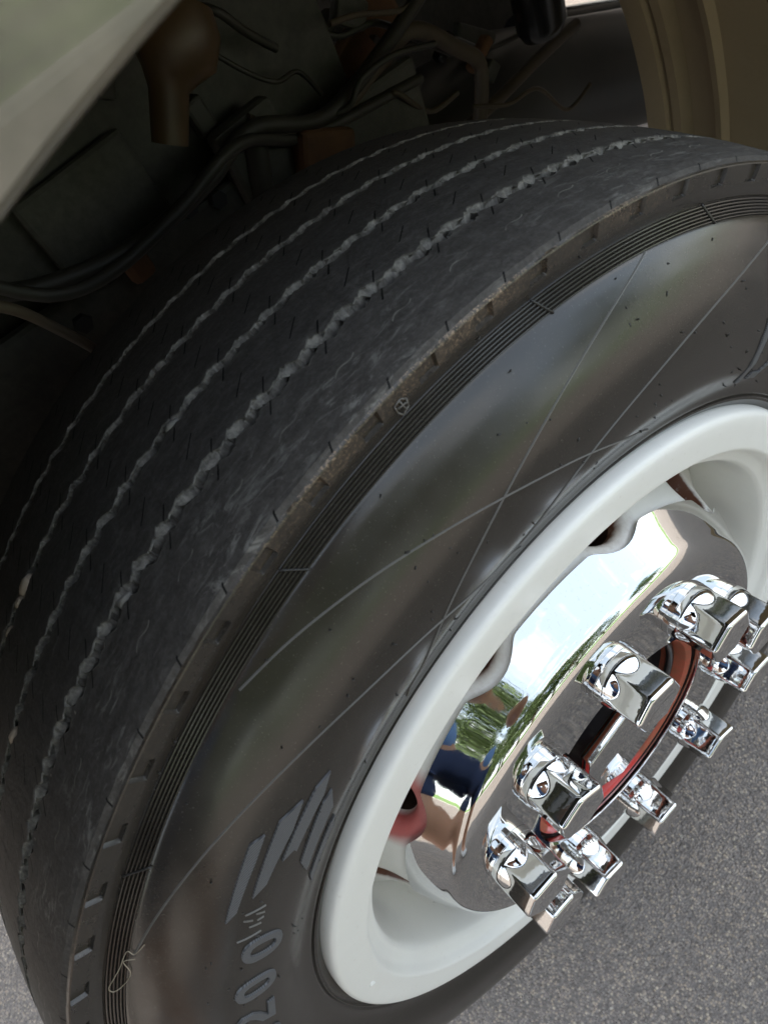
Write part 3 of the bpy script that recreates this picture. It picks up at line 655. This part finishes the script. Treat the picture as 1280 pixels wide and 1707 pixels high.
# upright brown liner behind the wheel: a sheet with vertical ribs, bent over at the top
YB = .57
xl, xr1, xr2 = ray_pt(1066, 190, y=YB)[0], ray_pt(1128, 190, y=YB)[0], ray_pt(1197, 190, y=YB)[0]
sec = [(xl, .035), (xl + .003, .010), (xl + .010, .001), (xl + .022, -.002), (xl + .036, -.001), (xl + .044, .010), (xr1 - .012, .014), (xr1 - .005, .001), (xr1 + .005, .001), (xr1 + .012, .013), (xr2 - .011, .013), (xr2 - .004, .013), (xr2 - .001, -.002), (xr2 + .006, -.003), (xr2 + .010, .006), (xr2 + .10, .008), (.03, .008)]
path = spline([(0, YB + .01, .10), (0, YB + .004, .35), (0, YB, .60), (0, YB - .010, .70), (0, YB - .036, .79), (0, YB - .085, .87), (0, YB - .17, .955), (0, YB - .34, 1.07)], 6)
V = []
for i, p in enumerate(path):
    t = (path[min(i + 1, len(path) - 1)] - path[max(i - 1, 0)]).normalized(); nn = Vector((0, t.z, -t.y))
    for x, d in sec: V.append((x, p.y + nn.y * d, p.z + nn.z * d))
link('wheel_well_liner', np_mesh('wheel_well_liner', np.array(V), grid_faces(len(path), len(sec)), True, 30), m_brown, truck)

def bolt(p, r=.008, mat=m_bolt, h=.006):
    bm = bmesh.new(); bmesh.ops.create_cone(bm, cap_ends=True, segments=6, radius1=r, radius2=r * .85, depth=h)
    bmesh.ops.rotate(bm, matrix=Matrix.Rotation(PI / 2, 3, 'Y'), verts=bm.verts); bmesh.ops.translate(bm, vec=p, verts=bm.verts)
    return bm_obj('bolt', bm, mat, truck)
for u, v_ in ((172, 247), (132, 330), (126, 366), (96, 416), (394, 260)): bolt(ray_pt(u, v_, -.393), .0085)
for u, v_ in ((315, 346), (364, 332), (178, 458), (140, 540)): bolt(ray_pt(u, v_, -.367), .0085)
bm = bm_box(ray_pt(160, 350, -.388), (.008, .10, .07), .004); bm_obj('bracket', bm, m_well, truck)
tube_obj('hose', spline([ray_pt(-40, 492, -.33), ray_pt(60, 480, -.33), ray_pt(170, 440, -.335), ray_pt(260, 385, -.34), ray_pt(350, 300, -.345), ray_pt(420, 215, -.35), ray_pt(540, 195, -.36), ray_pt(640, 80, -.37), ray_pt(720, -40, -.38)]), .0065, m_hose, truck)
tube_obj('hose', spline([ray_pt(-40, 470, -.31), ray_pt(90, 492, -.31), ray_pt(190, 452, -.32), ray_pt(300, 350, -.33), ray_pt(400, 240, -.34), ray_pt(520, 225, -.36), ray_pt(700, 130, -.37)]), .0048, m_hose, truck)
tube_obj('cable', spline([ray_pt(-60, 505, -.27), ray_pt(20, 515, -.27), ray_pt(90, 545, -.28), ray_pt(170, 590, -.29), ray_pt(220, 640, -.30)]), .0036, m_cord, truck)
tube_obj('cable', spline([ray_pt(760, 225, -.42), ray_pt(820, 175, -.42), ray_pt(900, 95, -.43), ray_pt(960, 40, -.44)]), .0065, m_cord, truck)
tube_obj('cable', spline([ray_pt(410, 205, -.36), ray_pt(470, 225, -.36), ray_pt(560, 190, -.37), ray_pt(640, 95, -.38), ray_pt(690, 50, -.38), ray_pt(760, 80, -.39), ray_pt(800, 110, -.40), ray_pt(800, 200, -.40)]), .0075, m_cord, truck)
tube_obj('reservoir', [ray_pt(300, 0, -.31), ray_pt(296, 40, -.31), ray_pt(290, 95, -.31), ray_pt(284, 125, -.31), ray_pt(282, 150, -.31), ray_pt(284, 240, -.31)], [.020, .027, .027, .018, .013, .012], m_amber, truck, 20)
bm_obj('bracket', bm_box(ray_pt(535, 252, -.36), (.03, .055, .035), .005, Matrix.Rotation(rad(-28), 3, 'X')), m_rust, truck)
bm_obj('bracket', bm_box(ray_pt(232, 445, -.355), (.012, .022, .022), .006), m_rust, truck)
bm_obj('bracket', bm_box(ray_pt(445, 290, -.37), (.02, .06, .10), .006), m_well, truck)
tube_obj('support_post', [ray_pt(425, 240, -.36), ray_pt(440, 330, -.36), ray_pt(455, 420, -.36)], .010, m_hose, truck, 14)
bm_obj('frame_bracket', bm_box(ray_pt(520, 45, -.52), (.02, .19, .16), .008, Matrix.Rotation(rad(12), 3, 'X')), m_rust, truck)
bm_obj('frame_bracket', bm_box(ray_pt(545, 45, -.49), (.02, .05, .09), .006, Matrix.Rotation(rad(12), 3, 'X')), m_black, truck)
m_beam = Mat('grey_axle_beam', (.10, .10, .105), .45); m_beam.color(m_beam.mix(m_beam.noise(9, 4, .6), (.016, .016, .016), (.055, .052, .048)))
tube_obj('frame_rail', [ray_pt(560, 330, -.52), ray_pt(820, 170, -.52), ray_pt(1200, 80, -.52)], .075, m_beam, truck, 28)
tube_obj('shock_absorber', [ray_pt(880, -90, -.40), ray_pt(902, 40, -.40), ray_pt(905, 56, -.40), ray_pt(907, 66, -.40)], [.026, .026, .021, .004], m_black, truck, 24)
tube_obj('exhaust_pipe', [ray_pt(860, 62, -.62), ray_pt(1000, 34, -.62), ray_pt(1200, -5, -.62)], .026, m_black, truck, 20)
bm_obj('chassis_rail', bm_box((-.80, 2.0, .78), (.08, 5.8, .22), .01), m_well, truck)
rw = random.Random(5)
for k in range(16):
    u, v_ = rw.uniform(150, 820), rw.uniform(-20, 210); x_ = rw.uniform(-.50, -.36); pts = []
    for j in range(5):
        pts.append(ray_pt(u, v_, x_)); u += rw.uniform(20, 75); v_ += rw.uniform(-55, 40); x_ += rw.uniform(-.015, .015)
    tube_obj('cable', spline(pts), rw.uniform(.0018, .0042), rw.choice([m_hose, m_hose, m_hose, m_cord]), truck, 8)
for k in range(34):
    u, v_ = rw.uniform(20, 820), rw.uniform(0, 420)
    if v_ > 560 - .62 * u: v_ *= .4
    bm_obj('bracket' if k % 3 else 'clamp', bm_box(ray_pt(u, v_, rw.uniform(-.50, -.385)), (.014, rw.uniform(.012, .06), rw.uniform(.010, .045)), .003, Matrix.Rotation(rw.uniform(-1, 1), 3, 'X')), rw.choice([m_well, m_well, m_rust, m_hose, m_black]), truck)
bm_obj('firewall_panel', bm_box((-.70, (ray_pt(925, 10, -.70)[1] - .72) / 2, .78), (.012, .72 + ray_pt(925, 10, -.70)[1], .78), .004), m_well, truck)
bm_obj('axle_beam', bm_box((-.8, 0, AX), (1.15, .10, .11), .02), m_well, truck)

# ------------------------------------------------------------------ what stands behind the camera and shows in the chrome
m_bark = Mat('tree_bark', (.12, .085, .055), .9); m_leaf = Mat('tree_leaves', (.05, .085, .02), .7)
m_leaf.color(m_leaf.mix(m_leaf.noise(2.2, 4, .6), (.035, .065, .014), (.085, .13, .03)))
def tree(loc, H, R, seed, label):
    rg = np.random.default_rng(seed); root = empty('tree', loc); tag(root, label, 'tree', 'trees beyond the asphalt')
    pts = [(rg.normal(0, .05) * k, rg.normal(0, .05) * k, H * .62 * k / 5) for k in range(6)]
    parts = [tube(spline(pts, 4), list(np.linspace(.16, .05, 21) * H / 7), 10)]
    cl = []
    for k in range(16):
        a = rg.uniform(0, 2 * PI); z = H * rg.uniform(.22, .92); rr = R * rg.uniform(.25, .8) * (1.15 - abs(z / H - .55)); q = (math.cos(a) * rr, math.sin(a) * rr, z); cl.append(q)
        parts.append(tube(spline([(0, 0, z * .62), (q[0] * .5, q[1] * .5, z * .85), q], 4), list(np.linspace(.05, .012, 9) * H / 7), 6))
    link('trunk', np_mesh('trunk', *join_mesh(parts)), m_bark, root)
    N = 6500; c = np.array(cl)[rg.integers(0, len(cl), N)] + rg.normal(0, 1, (N, 3)) * np.array([.30, .30, .24]) * R * .75
    d1 = rg.normal(0, 1, (N, 3)); d1 /= np.linalg.norm(d1, axis=1)[:, None]; d2 = np.cross(d1, rg.normal(0, 1, (N, 3))); d2 /= np.linalg.norm(d2, axis=1)[:, None]
    sz = rg.uniform(.06, .15, (N, 1)) * H / 7
    V = np.stack([c - d1 * sz, c + d2 * sz * .5, c + d1 * sz, c - d2 * sz * .5], 1).reshape(-1, 3); F = np.arange(4 * N).reshape(-1, 4)
    link('crown', np_mesh('crown', V, F, False), m_leaf, root)
TREES = [((10.0, -14.0, .12), 7.0, 2.9, 'low broad tree at the near end of the row'), ((9.2, -9.6, .12), 8.2, 2.5, 'full green tree second from the near end of the row'), ((9.6, -6.2, .12), 9.6, 2.3, 'tallest green tree of the row, facing the wheel'),
         ((8.8, -3.2, .12), 8.6, 2.0, 'narrow leafy tree just past the tallest one'), ((9.4, -.4, .12), 7.2, 2.0, 'rounded tree between the narrow one and the shrubby one'), ((10, 3.6, .12), 4.6, 1.9, 'young shrubby tree, the lowest of the row'),
         ((7.9, -7.9, .12), 5.4, 2.1, 'short dense tree close to the kerb in front of the full green tree'), ((8.1, -4.6, .12), 6.2, 1.9, 'dense tree close to the kerb in front of the tallest one'), ((7.8, -1.7, .12), 5.6, 1.8, 'bushy tree at the kerb between the narrow and the rounded one'),
         ((8.0, 1.3, .12), 4.6, 1.6, 'low dense tree at the kerb beside the rounded one'), ((13, 12.5, .12), 6.0, 2.4, 'small round tree towards the far end of the row'), ((19, 23, .12), 9.5, 4.0, 'largest crowned tree at the far end of the row')]
for i, (loc, H, R, lb) in enumerate(TREES): tree(loc, H, R, 40 + i, lb)

# the photographer, holding the phone the picture is taken with
m_skin = Mat('tanned_skin', (.42, .23, .15), .5); m_skin.set('Subsurface Weight', .05)
m_shirt = Mat('blue_cotton', (.10, .22, .50), .85); m_shirt.color(m_shirt.mix(m_shirt.noise(9, 4, .6), (.07, .16, .40), (.17, .32, .62)))
m_short = Mat('navy_denim', (.02, .035, .09), .9); m_shoe = Mat('grey_canvas', (.50, .50, .49), .8); m_hair = Mat('dark_hair', (.03, .022, .016), .6)
back = -CAMROT[2]; right = CAMROT[0]; upv = -CAMROT[1]
ph_c = CAMPOS + back * .0075 - right * .0 - upv * .045
phone = bm_obj('phone', bm_box((0, 0, 0), (.074, .155, .008), .003), m_black)
Mp = Matrix.Identity(4)
for i in range(3):
    Mp[i][0] = right[i]; Mp[i][1] = upv[i]; Mp[i][2] = back[i]; Mp[i][3] = (ph_c)[i]
phone.matrix_world = Mp; tag(phone, 'black phone held over the wheel', 'phone')
person = empty('person', (.44, -.92, 0)); tag(person, 'person in blue shirt and navy shorts holding a phone over the wheel', 'person')
def skin_obj(name, joints, edges, mat, parent, sub=2):
    me = bpy.data.meshes.new(name); o0 = Vector(person.location)
    me.from_pydata([tuple(Vector(p) - o0) for p, r in joints], edges, []); me.update()
    o = link(name, me, mat, parent); o.modifiers.new('skin', 'SKIN')
    for i, (p, r) in enumerate(joints):
        d = me.skin_vertices[0].data[i]; d.radius = r if isinstance(r, tuple) else (r, r); d.use_root = (i == 0)
    ss = o.modifiers.new('sub', 'SUBSURF'); ss.levels = ss.render_levels = sub; o.modifiers['skin'].use_smooth_shade = True
    return o
V3 = lambda *a: np.array(a, float)
face = V3(-.27, .96, 0); face /= np.linalg.norm(face); lat = V3(face[1], -face[0], 0)      # facing the wheel; lat = the person's right
base = V3(.44, -.92, 0)
pel = base + V3(0, 0, .93); ch = pel + face * .15 + V3(0, 0, .31); neck = ch + face * .08 + V3(0, 0, .15); head = neck + face * .07 + V3(0, 0, .13)
hipR, hipL = pel + lat * .095 - V3(0, 0, .04), pel - lat * .095 - V3(0, 0, .04)
kneeR, kneeL = base + lat * .12 + face * .04 + V3(0, 0, .50), base - lat * .13 + face * .08 + V3(0, 0, .50)
ankR, ankL = base + lat * .13 - face * .03 + V3(0, 0, .09), base - lat * .14 + face * .05 + V3(0, 0, .09)
shR, shL = ch + lat * .19 + V3(0, 0, .10), ch - lat * .19 + V3(0, 0, .10)
pR = ph_c + right * .050 - upv * .02 + back * .03; pL = ph_c - right * .050 - upv * .02 + back * .03
if np.dot(pR - pL, lat) < 0: pR, pL = pL, pR
elR = shR * .5 + pR * .5 - V3(0, 0, .10) + lat * .07; elL = shL * .5 + pL * .5 - V3(0, 0, .10) - lat * .07
J = [(pel, (.155, .11)), (ch, (.165, .115)), (neck, .058), (head - face * .01, (.078, .095)), (head + V3(0, 0, .09), (.06, .08)),
     (shR, .058), (elR, .042), (pR - (pR - elR) * .12, .028), (pR, (.036, .018)), (shL, .058), (elL, .042), (pL - (pL - elL) * .12, .028), (pL, (.036, .018)),
     (hipR, .092), (kneeR, .060), (kneeR * .6 + ankR * .4 - face * .02, .058), (ankR, .038), (hipL, .092), (kneeL, .060), (kneeL * .6 + ankL * .4 - face * .02, .058), (ankL, .038),
     (ankR + face * .13 - V3(0, 0, .055), .032), (ankL + face * .13 - V3(0, 0, .055), .032)]
E_ = [(0, 1), (1, 2), (2, 3), (3, 4), (1, 5), (5, 6), (6, 7), (7, 8), (1, 9), (9, 10), (10, 11), (11, 12), (0, 13), (13, 14), (14, 15), (15, 16), (0, 17), (17, 18), (18, 19), (19, 20), (16, 21), (20, 22)]
for hnd, el, sg in ((8, pR, 1), (12, pL, -1)):
    tow = (ph_c - el); tow /= np.linalg.norm(tow)
    for k in range(5):
        off = upv * (.03 - .018 * k) if k < 4 else upv * .045
        a = el + off * .9 + back * (-.008 if k < 4 else .012); b = a + tow * (.020 - .002 * abs(k - 1.2)) + back * (-.010 if k < 4 else -.002); c = b + tow * .016 + back * (.004 if k < 4 else -.006)
        i = len(J); J += [(a, .010), (b, .0085), (c, .0075)]; E_ += [(hnd, i), (i, i + 1), (i + 1, i + 2)]
body = skin_obj('body', J, E_, m_skin, person)
skin_obj('shirt', [(pel - V3(0, 0, .02), (.175, .13)), (ch, (.185, .135)), (ch + V3(0, 0, .12) + face * .02, (.10, .085)), (shR, .078), ((shR * .55 + elR * .45), .066), (shL, .078), ((shL * .55 + elL * .45), .066)], [(0, 1), (1, 2), (1, 3), (3, 4), (1, 5), (5, 6)], m_shirt, person)
skin_obj('shorts', [(pel - V3(0, 0, .01), (.172, .128)), (hipR - V3(0, 0, .05), .112), (kneeR + V3(0, 0, .06), .098), (hipL - V3(0, 0, .05), .112), (kneeL + V3(0, 0, .06), .098)], [(0, 1), (1, 2), (0, 3), (3, 4)], m_short, person)
for an_ in (ankR, ankL):
    skin_obj('shoe', [(an_ - V3(0, 0, .035) - face * .02, (.048, .048)), (an_ + face * .08 - V3(0, 0, .048), (.050, .040)), (an_ + face * .19 - V3(0, 0, .056), (.046, .030))], [(0, 1), (1, 2)], m_shoe, person)
skin_obj('hair', [(head + V3(0, 0, .06) - face * .035, (.088, .085)), (head + V3(0, 0, .13) - face * .01, (.075, .08))], [(0, 1)], m_hair, person)
for s_ in (-1, 1):
    bm = bmesh.new(); bmesh.ops.create_uvsphere(bm, u_segments=12, v_segments=8, radius=.012); bmesh.ops.translate(bm, vec=tuple(head + face * .088 + lat * .032 * s_ + V3(0, 0, .03) - V3(*person.location)), verts=bm.verts)
    bm_obj('eye', bm, m_hair, person, True)
    bm = bm_box(tuple(head + lat * .084 * s_ + V3(0, 0, .015) - V3(*person.location)), (.022, .022, .055), .009); bm_obj('ear', bm, m_skin, person, True, 80)
bm = bm_box(tuple(head + face * .105 + V3(0, 0, .0) - V3(*person.location)), (.024, .024, .045), .010); bm_obj('nose', bm, m_skin, person, True, 80)
bm = bm_box(tuple(head + face * .094 - V3(0, 0, .04) - V3(*person.location)), (.022, .04, .012), .005); bm_obj('mouth', bm, m_seal, person, True, 80)
